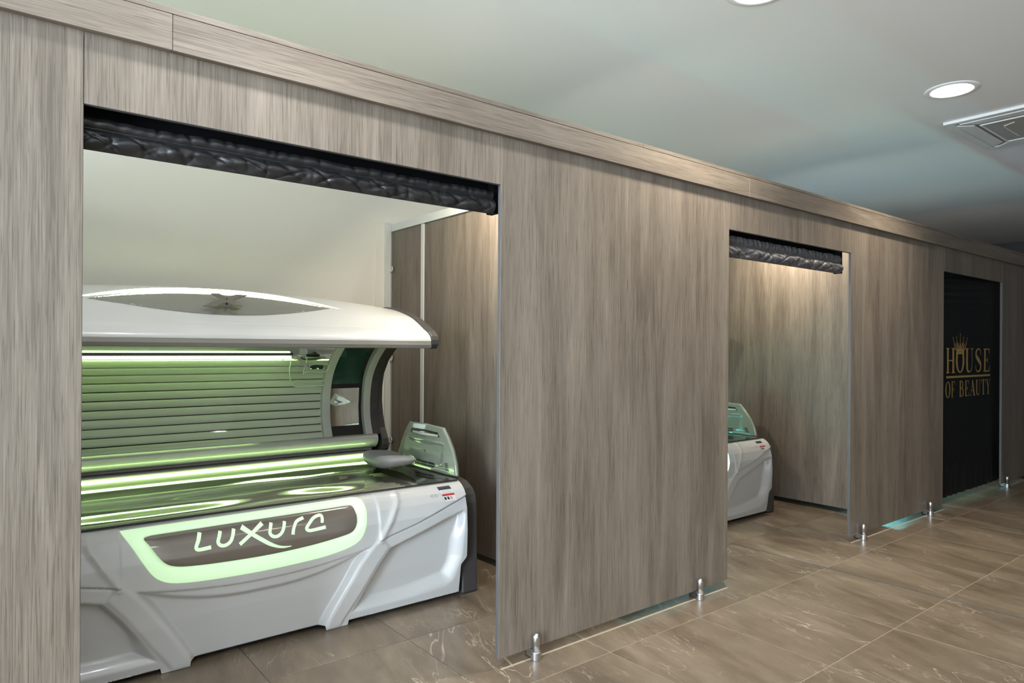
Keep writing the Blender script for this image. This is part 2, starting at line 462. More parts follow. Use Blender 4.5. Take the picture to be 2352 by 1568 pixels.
# ------------------------------------------------------------------ booth partitions
for pi, px in enumerate((-0.565, 2.465, 5.492, 8.52)):
    P = tag(empty('wall_partition', (px, 0, 0)), ('oak laminate partition on the far left of the first booth', 'oak laminate partition between the green and the cyan lit booths', 'oak laminate partition between the cyan lit and the curtained booth', 'oak laminate partition past the curtained booth')[pi], None, None, 'structure')
    MB().box(0, 0.018, WY+PT+0.002, 4.085, 0.04, 2.168).build('panel', 'wood_y', P, bevel=0.0008, seg=1)
    MB().box(0, 0.018, 4.125, 4.548, 0.04, 2.168).build('panel', 'wood_y', P, bevel=0.0008, seg=1)
    MB().box(-0.006, 0.024, 4.085, 4.125, 0.04, 2.168).build('joint_profile', 'white_trim', P, bevel=0.001, seg=1)
    MB().box(-0.010, 0.028, WY+PT+0.002, 4.552, 2.170, 2.225).build('top_rail', 'white_trim', P, bevel=0.002)
    MB().box(-0.050, -0.004, 4.553, 4.579, 0.0, 2.235).build('wall_post', 'white_trim', P, bevel=0.003)
    MB().box(-0.125, -0.050, 4.570, 4.579, 0.0, 2.235).build('post_flange', 'cream', P, bevel=0.002)
    for z in (0.62, 1.23, 1.892):
        pr = [(0.0, -0.002), (0.012, -0.0015), (0.022, 0.004), (0.024, 0.010), (0.020, 0.010), (0.010, 0.003), (0.0, 0.003)]
        o = MB().lathe([(0.001, 0.0), (0.016, 0.0), (0.024, 0.006), (0.0245, 0.011), (0.019, 0.011), (0.012, 0.005), (0.001, 0.005)], 0, 0, 20).build('fixing_disc', 'clear_plastic', P, smooth=True)
        o.location = (-0.002, 4.540, z); o.rotation_euler = (0, -math.pi/2, 0)

# ------------------------------------------------------------------ sunbed
BX = 1.10
PROF = [(0.008, -0.002), (0.10, -0.016), (0.2, -0.030), (0.35, -0.036), (0.46, -0.030), (0.52, -0.014), (0.555, 0.006), (0.578, 0.030), (0.590, 0.052), (0.5945, 0.07)]
def prof_y(z): return interp(z, PROF)

def poly_sd(px, pz, poly):
    """signed distance, positive inside"""
    d, inside = 1e9, False
    n = len(poly)
    for i in range(n):
        ax, az = poly[i]; bx, bz = poly[(i+1) % n]
        ex, ez = bx-ax, bz-az
        t = max(0, min(1, ((px-ax)*ex + (pz-az)*ez)/(ex*ex+ez*ez+1e-12)))
        d = min(d, math.hypot(px-ax-ex*t, pz-az-ez*t))
        if (az > pz) != (bz > pz) and px < (bx-ax)*(pz-az)/(bz-az) + ax: inside = not inside
    return d if inside else -d

def seg_d(px, pz, pts):
    d = 1e9
    for (ax, az), (bx, bz) in zip(pts, pts[1:]):
        ex, ez = bx-ax, bz-az
        t = max(0, min(1, ((px-ax)*ex + (pz-az)*ez)/(ex*ex+ez*ez+1e-12)))
        d = min(d, math.hypot(px-ax-ex*t, pz-az-ez*t))
    return d

RECESS = [(0.605, 0.336), (0.746, 0.377), (0.941, 0.434), (1.035, 0.456), (1.046, 0.44), (1.046, 0.346), (1.03, 0.214), (0.998, 0.118), (0.979, 0.085), (0.939, 0.066), (0.748, 0.055), (0.40, 0.050), (0.45, 0.125), (0.54, 0.258)]
RIB = [(0.520, 0.372), (0.445, 0.285), (0.352, 0.137), (0.300, 0.047), (0.285, 0.0), (0.360, 0.0), (0.376, 0.030), (0.440, 0.119), (0.530, 0.256), (0.60, 0.340), (0.56, 0.39)]
CREASE = [(0.40, 0.345), (0.548, 0.380), (0.745, 0.427), (0.941, 0.489), (1.20, 0.570)]
def relief(x, z):
    """how far the moulded front stands out, metres"""
    ax = abs(x); d = 0.0
    # scooped side fields
    sd = poly_sd(ax, z, RECESS)
    if sd > 0:
        right = 1.0 if ax > 0.75 else 0.0
        wide = 0.022 + 0.050*sstep(0.62, 1.0, ax)*(1-sstep(0.30, 0.44, z)) + 0.045*(1-sstep(0.05, 0.20, z))
        d -= 0.048*sstep(0, wide, sd)
    # middle field between the struts, under the lit lip
    c2 = 0.262 + 0.47*max(0, ax-0.05)**2
    left_of_rib = interp(z, [(0.0, 0.285), (0.047, 0.300), (0.137, 0.352), (0.285, 0.445), (0.372, 0.520), (0.6, 0.66)])
    mid = sstep(0.0, 0.030, left_of_rib-ax)
    d -= 0.026*mid*(1-sstep(c2-0.016, c2+0.008, z))
    c1 = 0.306 + 0.19*ax*ax
    d -= 0.010*mid*(1-sstep(c1-0.003, c1+0.003, z))
    # strut face and the sharp crest going up from it
    sr_ = poly_sd(ax, z, RIB)
    d += 0.006*sstep(-0.004, 0.012, sr_)
    dc = seg_d(ax, z, [(0.548, 0.380), (0.600, 0.460), (0.648, 0.545), (0.660, 0.59)])
    d += 0.009*math.exp(-(dc/0.016)**2)
    # upper shell overlapping the lower with a fine seam
    zc = interp(ax, CREASE)
    if ax > 0.545:
        d += 0.010*sstep(-0.002, 0.004, z-zc)
        d -= 0.006*math.exp(-((z-zc+0.002)/0.0035)**2)
    return d

GLOW_OUT = [(-0.538, 0.578), (-0.522, 0.584), (-0.2, 0.585), (0.1, 0.586), (0.34, 0.588), (0.455, 0.586), (0.483, 0.552), (0.481, 0.484), (0.462, 0.425), (0.433, 0.393), (0.378, 0.372), (0.28, 0.356), (0.176, 0.349), (0.05, 0.345), (-0.083, 0.345), (-0.26, 0.352), (-0.36, 0.364), (-0.408, 0.383), (-0.44, 0.413), (-0.471, 0.463), (-0.51, 0.533)]
LOGO = [(-0.463, 0.546), (-0.461, 0.553), (-0.448, 0.557), (-0.35, 0.5575), (-0.2, 0.558), (0.1, 0.559), (0.34, 0.560), (0.405, 0.561), (0.418, 0.552), (0.424, 0.518), (0.421, 0.485), (0.406, 0.457), (0.378, 0.441), (0.28, 0.426), (0.176, 0.416), (0.01, 0.409), (-0.174, 0.413), (-0.303, 0.422), (-0.364, 0.434), (-0.397, 0.454), (-0.424, 0.488), (-0.448, 0.528)]
def resample(poly, n, cx=-0.02, cz=0.49):
    """star-shaped resample by direction so that two outlines can be bridged"""
    out = []
    for k in range(n):
        a = 2*math.pi*k/n
        # directions are stretched to suit the wide shape
        dx, dz = math.cos(a)*0.45, math.sin(a)*0.09
        best = None
        for i in range(len(poly)):
            ax, az = poly[i]; bx, bz = poly[(i+1) % len(poly)]
            ex, ez = bx-ax, bz-az
            den = dx*ez - dz*ex
            if abs(den) < 1e-12: continue
            t = ((ax-cx)*ez - (az-cz)*ex)/den
            u = ((ax-cx)*dz - (az-cz)*dx)/den
            if t > 0 and -1e-6 <= u <= 1+1e-6 and (best is None or t < best): best = t
        out.append((cx+dx*best, cz+dz*best))
    return out
def logo_y(z): return prof_y(z) - 0.008 - 0.016*max(0, 1-((z-0.487)/0.085)**2)

SEC = [(0.365, 1.342), (0.366, 1.352), (0.374, 1.368), (0.40, 1.391), (0.445, 1.414), (0.55, 1.468), (0.64, 1.50), (0.78, 1.533), (0.92, 1.552), (1.05, 1.55), (1.18, 1.50), (1.26, 1.35), (1.29, 1.10), (1.27, 0.85), (1.22, 0.72)]
def bump_top(x, y):
    return 0.068*max(0, 1-(x/1.1)**2)*sstep(0.445, 0.92, y)
def top_z(x, y):
    return interp(y, SEC[:11]) + bump_top(x, y)
ARC = [(0.52, 1.355), (0.63, 1.372), (0.74, 1.345), (0.83, 1.286), (0.915, 1.21), (0.98, 1.115), (1.008, 1.0), (1.010, 0.893), (0.995, 0.82), (0.97, 0.755)]
ARC_S = [(p.x, p.y) for p in smooth_path([(a, b, 0) for a, b in ARC], 8)]
def arc_pts(off):
    out = []
    for i, (y, z) in enumerate(ARC_S):
        a = ARC_S[max(i-1, 0)]; b = ARC_S[min(i+1, len(ARC_S)-1)]
        ty, tz = b[0]-a[0], b[1]-a[1]; l = math.hypot(ty, tz)
        out.append((y - tz/l*off, z + ty/l*off))    # off > 0 : outward, away from the user
    return out

def set_slot(o, mat):
    o.material_slots[0].link = 'OBJECT'; o.material_slots[0].material = mat

def make_sunbed(color):
    root = empty('sunbed', (1.0, 2.99, 0))
    # ---- moulded front
    nx, nz = 430, 124
    fm = MB()
    def front(u, v):
        z = 0.008 + v*(0.5945-0.008)
        ze = 0.0 if z < 0.03 else 0
        xb = 1.022 + 0.034*sstep(0.165, 0.215, z)
        x = (2*u-1)*1.08
        x = max(-xb, min(xb, x))
        if z < 0.025:                # little feet reach the floor
            foot = 1-sstep(0.05, 0.06, abs(abs(x)-0.345))
            z = z + (0.016*(1-v*40) if foot < 0.5 else -0.006*(1-v*20))
            z = max(0.0015, z)
        return (x, prof_y(z) - relief(x, z), z)
    fm.grid(front, nx, nz)
    fr = fm.build('front_panel', 'white', root, smooth=True, recalc=False)
    # ---- inner plinth, dark, behind the front, so that nothing shows through under it
    MB().box(-1.04, 1.04, 0.075, 1.26, 0.012, 0.44).build('plinth', 'dark', root)
    # ---- end slabs
    es = [(0.0, 0.0), (0.004, 0.25), (0.011, 0.48), (0.022, 0.520), (0.045, 0.550), (0.10, 0.580), (0.163, 0.590), (0.30, 0.592), (1.18, 0.60), (1.26, 0.56), (1.29, 0.45), (1.29, 0.0)]
    for s in (-1, 1):
        MB().prism(es, s*1.050, s*1.150, 'x').build('end_slab', 'endcap', root, smooth=False, bevel=0.012, seg=3)
    # ---- halo, logo plate, lettering
    n = 120
    def rounded(poly):
        P = [(x, z, 0) for x, z in poly]
        q = smooth_path(P[-2:] + P + P[:2], 6)[12:-12]
        return [(p.x, p.y) for p in q[:-1]]
    o1, i1 = resample(rounded(GLOW_OUT), n), resample(rounded(LOGO), n)
    def ring(u, v):
        k = int(round(u*n)) % n
        x = o1[k][0] + (i1[k][0]-o1[k][0])*v; z = o1[k][1] + (i1[k][1]-o1[k][1])*v
        return (x, prof_y(z) - max(0.001, relief(x, z)) - 0.0015 - 0.0075*math.sin(math.pi*min(1, v*1.0))**0.7, z)
    halo = MB().grid(ring, n, 8, close_u=True).build('halo_frame', 'halo_green', root, smooth=True, recalc=False)
    tag(halo, 'glowing translucent frame around the name plate')
    def plate(u, v):
        k = int(round(u*n)) % n; v2 = 0.02 + 0.98*v
        x = -0.02 + (i1[k][0]+0.02)*v2; z = 0.49 + (i1[k][1]-0.49)*v2
        return (x, logo_y(z) + (0.004 if v > 0.99 else 0.0), z)
    lp = MB().grid(plate, n, 14, close_u=True).build('name_plate', 'logo_panel', root, smooth=True, recalc=False)
    tag(lp, 'glossy bronze grey name plate with lit letters')
    PL = lambda x, z: (x, logo_y(z) - 0.0022, z)
    lt = MB(); w = 0.0138
    def stroke(pts, ws=w, n=6): ribbon(lt, pts, ws, PL, n)
    stroke([(-0.262, 0.546), (-0.271, 0.520), (-0.281, 0.497), (-0.279, 0.487), (-0.266, 0.4835), (-0.225, 0.486)], [w*1.1, w*1.1, w, w, w, w*1.1])
    stroke([(-0.183, 0.540), (-0.191, 0.520), (-0.197, 0.501), (-0.188, 0.487), (-0.168, 0.4845), (-0.148, 0.496), (-0.137, 0.518), (-0.129, 0.541)])
    stroke([(-0.098, 0.543), (-0.060, 0.512), (-0.020, 0.482), (0.015, 0.458), (0.050, 0.441), (0.080, 0.434), (0.108, 0.4335)], [w*1.5, w*1.2, w*1.2, w*1.1, w*0.8, w*0.6, w*0.2])
    stroke([(-0.010, 0.545), (-0.047, 0.522), (-0.112, 0.478)], [w*1.25, w*1.0, w*1.1])
    stroke([(0.028, 0.542), (0.019, 0.519), (0.016, 0.502), (0.028, 0.488), (0.048, 0.486), (0.067, 0.498), (0.078, 0.518), (0.086, 0.540)])
    stroke([(0.114, 0.482), (0.121, 0.508), (0.138, 0.532), (0.172, 0.542)], [w*1.1, w, w*0.9, w*0.9])
    stroke([(0.251, 0.511), (0.256, 0.530), (0.254, 0.540), (0.240, 0.542), (0.214, 0.534), (0.190, 0.514), (0.178, 0.498), (0.187, 0.488), (0.210, 0.487), (0.266, 0.491)], [w, w, w, w*0.9, w*0.9, w, w*1.1, w, w, w*1.1])
    tag(lt.build('lettering', 'halo_green', lp, recalc=False), 'lit word Luxura')
    for k, (x, z) in enumerate(((-0.438, 0.520), (-0.412, 0.474))):
        pass
    # ---- sticker and small print on the right of the front
    def patch(name, x0, x1, z0, z1, mat, parent, lift):
        def fn(u, v):
            z = z0 + (z1-z0)*v; x = x0 + (x1-x0)*u + 0.018*(0.585-z)/0.067
            return (x, prof_y(z) - relief(x, z) - lift, z)
        return MB().grid(fn, 6, 8).build(name, mat, parent, smooth=True, recalc=False)
    st = patch('sticker', 0.900, 0.976, 0.512, 0.582, 'paper', root, 0.0010)
    tag(st, 'small white notice sticker with black header and red bar')
    patch('border', 0.8985, 0.9775, 0.5105, 0.5835, 'ink_grey', st, 0.0006)
    patch('header_band', 0.900, 0.976, 0.568, 0.582, 'ink', st, 0.0016)
    patch('red_bar', 0.901, 0.975, 0.540, 0.5495, 'red', st, 0.0016)
    for k, mt in enumerate(('ink', 'ink', 'orange')):
        patch('icon', 0.9055+0.018*k, 0.9175+0.018*k, 0.522, 0.5355, mt, st, 0.0016)
    for k in range(3):
        patch('text_line', 0.909, 0.969, 0.5535+0.0045*k, 0.5550+0.0045*k, 'ink_grey', st, 0.0016)
    def text_mesh(txt, size, place, name, mat, parent):
        cu = bpy.data.curves.new(name, 'FONT'); cu.body = txt; cu.size = size; cu.align_x = 'LEFT'
        to = bpy.data.objects.new(name, cu); COL.objects.link(to)
        dg = bpy.context.evaluated_depsgraph_get()
        me = bpy.data.meshes.new_from_object(to.evaluated_get(dg))
        bpy.data.objects.remove(to)
        for v in me.vertices: v.co = place(v.co.x, v.co.y)
        me.materials.clear(); me.materials.append(M[mat])
        o = bpy.data.objects.new(name, me); COL.objects.link(o); o.parent = parent
        return o
    text_mesh('42 SLi', 0.019, lambda a, b: Vector((0.842+a, prof_y(0.542+b) - relief(0.842+a, 0.542+b) - 0.001, 0.542+b)), 'model_mark', 'ink_grey', fr)
    # ---- lying surface
    MB().box(-1.05, 1.05, 0.085, 0.93, 0.44, 0.51).build('tray', 'tray', root)
    MB().grid(lambda u, v: (-1.05+2.1*u, 0.070+0.03*v, 0.5945-0.12*v), 1, 4).build('front_lip', 'tray', root, smooth=True)
    for k in range(15):
        y = 0.130 + 0.0535*k
        MB().tube([(-0.98, y, 0.534), (0.86, y, 0.534)], 0.021, 12).build('lamp_tube', 'slat', root, smooth=True)
    def bed_z(x, y):
        t = (y-0.055)/(0.92-0.055)
        hollow = math.sin(math.pi*min(1, max(0, t)))**1.6
        along = 1 - 0.72*sstep(0.42, 0.86, x) - 0.25*sstep(-0.4, -1.0, x)
        z = 0.6035 - 0.030*hollow*along + 0.004*t
        z += 0.010*math.exp(-((x-0.15)/0.22)**2)*hollow + 0.012*math.exp(-((t-0.62)/0.10)**2)*sstep(-1.0, 0.5, x)*(1-sstep(0.55, 0.8, x))
        return z
    def bed(u, v):
        x = -1.045+2.09*u; y = 0.052+0.872*v
        return (x, y, bed_z(x, y))
    MB().grid(bed, 110, 40).build('lying_acrylic', 'acrylic', root, smooth=True)
    MB().grid(lambda u, v: (-1.045+2.09*u, 0.048+0.006*v, 0.5955+0.0075*v), 1, 1).build('seam', 'dark', root)
    # ---- back housing with the low light strip
    MB().box(-1.05, 1.05, 1.045, 1.27, 0.44, 0.672).build('back_housing', 'silver', root, bevel=0.006)
    MB().box(-1.05, 1.0, 0.926, 1.044, 0.50, 0.650).build('strip_ledge', 'trim_grey', root, bevel=0.006)
    ls = MB().box(-1.03, 0.990, 0.912, 0.928, 0.6250, 0.6375).build('light_strip', 'led_green', root)
    tag(ls, 'low glowing light strip along the back of the bed')
    # ---- head end panel with vents
    HP = [(0.815, 0.60), (0.802, 0.645), (0.775, 0.707), (0.728, 0.79), (0.672, 0.856), (0.48, 0.862), (0.295, 0.853), (0.240, 0.80), (0.188, 0.735), (0.150, 0.66), (0.132, 0.60)]
    hcx, hcz = 0.47, 0.70
    def hx(y, z):
        return 1.068 + 0.030*((y-hcy)/0.34)**2 + 0.035*(z-0.60)/0.26
    hcy = 0.47
    def hp_face(u, v):
        k = u*len(HP); i = int(k) % len(HP); f = k-int(k)
        a, b = HP[i], HP[(i+1) % len(HP)]
        py, pz = a[0]+(b[0]-a[0])*f, a[1]+(b[1]-a[1])*f
        y = hcy + (py-hcy)*(0.01+0.99*v); z = hcz + (pz-hcz)*(0.01+0.99*v)
        x = hx(y, z)
        # embossed lower field
        if 0.26 < y < 0.70:
            x += 0.012*sstep(0.26, 0.30, y)*(1-sstep(0.66, 0.70, y))*(1-sstep(0.745, 0.765, z))
        return (x, y, z)
    hp = MB().grid(hp_face, 11*8, 16, close_u=True).build('head_panel', 'head', root, smooth=True, solid=0.02)
    if sum(p.normal.x*p.area for p in hp.data.polygons) > 0:
        hp.data.flip_normals()
    tag(hp, 'glossy silver end panel with air vents')
    def quad_on(name, pts, mat, parent, lift=0.003):
        return MB().face([(hx(y, z) + 0.012*(sstep(0.26, 0.30, y)*(1-sstep(0.66, 0.70, y))*(1-sstep(0.745, 0.765, z))) - lift, y, z) for y, z in pts]).build(name, mat, parent)
    sl = quad_on('air_slot', [(0.627, 0.824), (0.48, 0.827), (0.335, 0.822), (0.312, 0.796), (0.48, 0.789), (0.64, 0.798)], 'dark', hp)
    MB().grid(lambda u, v: (hx(0.47, 0.80) - 0.004 - 0.006*math.sin(math.pi*v) + 0.01*abs(2*u-1), 0.325+0.285*u, 0.794+0.016*v - 0.003*math.sin(math.pi*u)), 12, 4).build('air_vane', 'arch', hp, smooth=True)
    for rr in range(2):
        for k in range(3):
            y0 = 0.346 + 0.073*k; z0 = 0.645 - 0.016*rr
            quad_on('vent_slit', [(y0, z0), (y0+0.066, z0+0.001), (y0+0.066, z0-0.009), (y0, z0-0.010)], 'dark', hp, 0.003)
    for rr in range(7):
        y0, z0 = 0.196+0.003*rr, 0.625+0.006*rr
        quad_on('speaker_slit', [(y0, z0), (y0+0.027, z0), (y0+0.027, z0-0.003), (y0, z0-0.003)], 'dark', hp, 0.003)
    def lens_y(x, hw, yb, yt, ym):
        f = min(1, abs(x)/hw)
        return yb + (ym-yb)*f**2.0, yt + (ym-yt)*f**2.2
    # ---- canopy
    cs = [(y, z) for y, z in SEC]
    CSs = [(p.x, p.y) for p in smooth_path([(a, b, 0) for a, b in SEC], 4)]
    def shell(u, v):
        x = -1.075 + 2.15*u
        i = v*(len(CSs)-1); a = int(i); f = i-a
        y, z = CSs[a]
        if a+1 < len(CSs): y += (CSs[a+1][0]-y)*f; z += (CSs[a+1][1]-z)*f
        return (x, y, z + bump_top(x, y)*(1 if y < 1.2 and z > 1.3 else 0.0) - 0.0016*math.exp(-((y-0.447)/0.005)**2)*(1 if z > 1.38 else 0))
    NV = (len(CSs)-1)*4
    shm = MB().grid(shell, 180, NV)
    def in_lens(f):
        c = [sum(shm.v[i][k] for i in f)/4 for k in range(3)]
        if c[2] < 1.44 or abs(c[0]) > 0.57: return False
        a, b = lens_y(c[0], 0.578, 0.522, 0.780, 0.645)
        return a+0.012 < c[1] < b
    shm.f = [f for f in shm.f if not in_lens(f)]
    sh = shm.build('canopy_shell', 'white', root, smooth=True)
    tr = MB().prism([(0.366, 1.341), (0.380, 1.345), (0.46, 1.35), (0.46, 1.318), (0.385, 1.302), (0.372, 1.304), (0.364, 1.322)], -1.075, 1.077, 'x').build('front_trim', 'trim_grey', root, bevel=0.002)
    inner = [(0.384, 1.299), (0.42, 1.302), (0.50, 1.375), (0.62, 1.385)]
    cap = [(0.384, 1.300), (0.425, 1.301), (0.52, 1.36), (0.66, 1.37), (0.78, 1.345), (0.88, 1.285), (0.96, 1.22), (1.02, 1.14), (1.043, 1.05), (1.045, 0.96), (1.03, 0.87), (1.0, 0.79), (0.955, 0.722), (0.945, 0.69), (0.952, 0.655), (0.98, 0.636), (1.05, 0.628), (1.22, 0.64), (1.285, 0.80), (1.305, 1.10), (1.275, 1.36), (1.19, 1.512), (1.05, 1.562), (0.92, 1.564), (0.78, 1.545), (0.64, 1.512), (0.55, 1.480), (0.445, 1.426), (0.395, 1.402), (0.364, 1.374), (0.356, 1.352), (0.358, 1.325)]
    for s in (-1, 1):
        MB().prism(cap, s*1.072, s*1.122, 'x').build('canopy_end_cap', 'endcap', root, bevel=0.005)
    # lining behind the lamps
    lin = arc_pts(0.055)
    MB().grid(lambda u, v: (-1.06+2.12*u, *lin[int(round(v*(len(lin)-1)))]), 1, len(lin)-1).build('lining', 'dark', root, smooth=True)
    MB().grid(lambda u, v: (-1.06+2.12*u, 0.40+0.12*v, 1.303+0.11*v), 1, 3).build('inner_lip', 'arch', root)
    # lamps of the canopy
    base = arc_pts(0.026)
    L = [0.0]
    for a, b in zip(base, base[1:]): L.append(L[-1] + math.hypot(b[0]-a[0], b[1]-a[1]))
    def at_len(s):
        for i in range(len(base)-1):
            if L[i+1] >= s:
                f = (s-L[i])/(L[i+1]-L[i]); a, b = base[i], base[i+1]
                ty, tz = b[0]-a[0], b[1]-a[1]; l = math.hypot(ty, tz)
                return (a[0]+ty*f, a[1]+tz*f), (ty/l, tz/l)
        return base[-1], (0, -1)
    pitch = 0.0472
    cnt = int((L[-1]-0.03)/pitch)
    for k in range(cnt):
        (cy_, cz_), (ty, tz) = at_len(L[-1] - 0.024 - pitch*k)
        hw, hd = 0.0215, 0.011
        poly = []
        for q in range(10):
            a = math.pi*q/9
            e, dd = math.cos(a)*hw, math.sin(a)**0.7*hd if 0 < q < 9 else 0.0
            poly.append((cy_ + ty*e + tz*dd, cz_ + tz*e - ty*dd))
        MB().prism(poly, -1.05, 0.690, 'x').build('canopy_lamp', 'slat', root, smooth=False)
    # clear cover over the lamps
    ci = arc_pts(0.0)
    i0 = 12
    ci2 = ci[i0:]
    MB().grid(lambda u, v: (-1.05+1.74*u, *ci2[int(round(v*(len(ci2)-1)))]), 1, len(ci2)-1).build('canopy_cover', 'acrylic_thin', root, smooth=True)
    # high light strip
    hs = MB().box(-1.04, 0.440, 0.846, 0.864, 1.238, 1.255).build('roof_light_strip', 'roofled_green', root, bevel=0.003)
    tag(hs, 'bright light strip under the canopy roof')
    MB().box(-1.04, 0.450, 0.850, 0.885, 1.259, 1.270).build('strip_holder', 'endcap', root)
    # arches either side of the face section
    for a0, a1 in ((0.690, 0.742), (0.965, 1.012)):
        fr_ = arc_pts(-0.010); bk = arc_pts(0.030)
        MB().prism(fr_[10:] + list(reversed(bk[10:])), a0, a1, 'x').build('arch', 'arch', root, bevel=0.002)
    # dark side strip beside the last arch
    fr_ = arc_pts(0.004); bk = arc_pts(0.05)
    MB().prism(fr_[8:] + list(reversed(bk[8:])), 1.012, 1.072, 'x').build('side_strip', 'endcap', root)
    # face section: filter glass above, mirror below
    fa = arc_pts(0.020)
    def strip(name, z_hi, z_lo, x0, x1, mat, off, parent):
        aa = [p for p in arc_pts(off) if z_lo <= p[1] <= z_hi and p[0] > 0.7]
        return MB().grid(lambda u, v: (x0+(x1-x0)*u, *aa[int(round(v*(len(aa)-1)))]), 1, len(aa)-1).build(name, mat, parent, smooth=True, recalc=False)
    fs = MB().prism(arc_pts(0.024)[10:] + list(reversed(arc_pts(0.050)[10:])), 0.742, 0.965, 'x').build('face_section', 'dark', root)
    strip('filter_glass', 1.31, 1.075, 0.748, 0.940, 'green_glass', 0.018, fs)
    mp_ = [(1.022, 1.050), (1.030, 0.93), (1.022, 0.81)]
    MB().grid(lambda u, v: (0.748+0.195*u, interp(v, [(0, 1.020), (0.5, 1.029), (1, 1.018)]), 1.050-0.235*v), 1, 8).build('face_mirror', 'mirror', fs, smooth=True)
    # clear holder with dark goggles in it
    gy = 0.885
    hold = MB()
    for pts in ([(0.550, 1.29), (0.545, 1.237), (0.523, 1.152), (0.545, 1.161), (0.655, 1.160), (0.676, 1.201), (0.580, 1.206), (0.553, 1.171)], [(0.454, 1.235), (0.443, 1.179), (0.447, 1.131), (0.462, 1.090), (0.489, 1.076), (0.549, 1.075), (0.660, 1.078)], [(0.462, 1.095), (0.494, 1.106), (0.569, 1.099), (0.665, 1.107)]):
        hold.tube([(p.x, gy + (0.02 if p.y < 1.12 else 0), p.y) for p in smooth_path([(a, b, 0) for a, b in pts], 5)], 0.0030, 6)
    gh = hold.build('goggle_holder', 'acrylic_edge', root, smooth=True)
    tag(gh, 'clear acrylic holder with bright edges')
    MB().grid(lambda u, v: (0.447+0.215*u, gy+0.004+0.012*math.sin(math.pi*u), 1.078+0.15*v), 8, 4).build('clear_plate', 'acrylic_thin', gh, smooth=True)
    MB().prism([(0.466, 1.262), (0.484, 1.262), (0.566, 1.176), (0.548, 1.170)], gy-0.004, gy+0.004, 'y').build('bracket', 'arch', gh)
    MB().prism([(0.562, 1.186), (0.568, 1.198), (0.60, 1.201), (0.640, 1.199), (0.644, 1.186), (0.636, 1.175), (0.618, 1.176), (0.604, 1.186), (0.592, 1.175), (0.572, 1.176)], gy-0.012, gy+0.004, 'y').build('goggles', 'green_glass', gh, bevel=0.002)
    # rail under the lamps
    rp = [(0.975, 0.757), (0.955, 0.754), (0.945, 0.745), (0.941, 0.732), (0.941, 0.722), (0.944, 0.711), (0.949, 0.701), (0.956, 0.691), (0.965, 0.682), (0.976, 0.674), (0.990, 0.668), (1.10, 0.667), (1.10, 0.757)]
    rl = MB().prism(rp, -1.06, 1.040, 'x').build('lower_rail', 'silver', root, smooth=True)
    rl.data.set_sharp_from_angle(angle=math.radians(35))
    tri = MB()
    tri.face([(0.800, 0.9445, 0.721), (0.822, 0.9445, 0.721), (0.811, 0.9475, 0.741)])
    tag(tri.build('warning_label', 'ink', rl), 'small triangular warning mark')
    MB().face([(0.8045, 0.9435, 0.7235), (0.8175, 0.9435, 0.7235), (0.811, 0.9462, 0.7355)]).build('label_field', 'paper', rl)
    MB().box(0.8103, 0.8117, 0.9422, 0.9430, 0.7255, 0.7325).build('label_mark', 'ink', rl)
    # ---- lens inlay on the canopy roof, its lit rim and the X emblem
    def lens(u, v):
        x = 0.582*(2*u-1); a, b = lens_y(x, 0.582, 0.522, 0.768, 0.645)
        y = a+(b-a)*v
        return (x, y, top_z(x, y) + 0.0025 - 0.007*math.sin(math.pi*v*0.5)*(1-(x/0.582)**2))
    li = MB().grid(lens, 60, 12).build('roof_inlay', 'glass_grey', root, smooth=True)
    tag(li, 'smoked glass lens inlay on the canopy roof')
    def rim(u, v):
        x = 0.642*(2*u-1); xa = max(-0.580, min(0.580, x))
        _, b = lens_y(xa, 0.582, 0.522, 0.768, 0.645)
        _, c = lens_y(x, 0.644, 0.522, 0.815, 0.660)
        c = max(c, b+0.004)
        y = b + (c-b)*v
        return (x, y, top_z(x, y) - 0.004*(1-v) + 0.010*v*(1-(x/0.644)**2) + 0.001)
    rm = MB().grid(rim, 80, 6).build('lit_rim', 'rim_green', root, smooth=True)
    tag(rm, 'glowing rim behind the roof inlay')
    XP = [(-0.045, 0.673), (-0.002, 0.676), (0.024, 0.641), (0.080, 0.673), (0.137, 0.674), (0.050, 0.611), (0.073, 0.552), (0.028, 0.548), (0.007, 0.582), (-0.059, 0.529), (-0.116, 0.531), (-0.012, 0.618)]
    xm = MB(); n0 = len(XP)
    pz = lambda y: 1.560 + 0.505*(y-0.641)
    xm.v = [(x, y, pz(y)) for x, y in XP] + [(x, y, pz(y)-0.006) for x, y in XP]
    xm.f = [list(range(n0)), list(reversed(range(n0, 2*n0)))] + [[i, (i+1) % n0, n0+(i+1) % n0, n0+i] for i in range(n0)]
    xo = xm.build('x_emblem', 'emblem', root, bevel=0.001)
    tag(xo, 'raised bronze X emblem on the canopy roof')
    MB().lathe([(0.006, 0.0), (0.006, 0.026)], 0.017, 0.612, 12, 1.517).build('emblem_post', 'dark', xo)
    MB().lathe([(0.004, 0.0), (0.0045, 0.002), (0.002, 0.003)], 0.017, 0.612, 12, pz(0.612)).build('emblem_screw', 'dark', xo)
    # lit pieces take their colour per bed
    for o in (halo, ls, hs, rm): o.material_slots[0].link = 'OBJECT'
    paint_bed(root, color)
    return root

LIT = {'roof_light_strip': 'roofled_', 'halo_frame': 'halo_', 'lettering': 'halo_', 'light_strip': 'led_', 'lit_rim': 'rim_'}
def paint_bed(root, color):
    def walk(o):
        for c in o.children:
            k = c.name.split('.')[0]
            if k in LIT: set_slot(c, M[LIT[k] + color])
            walk(c)
    walk(root)

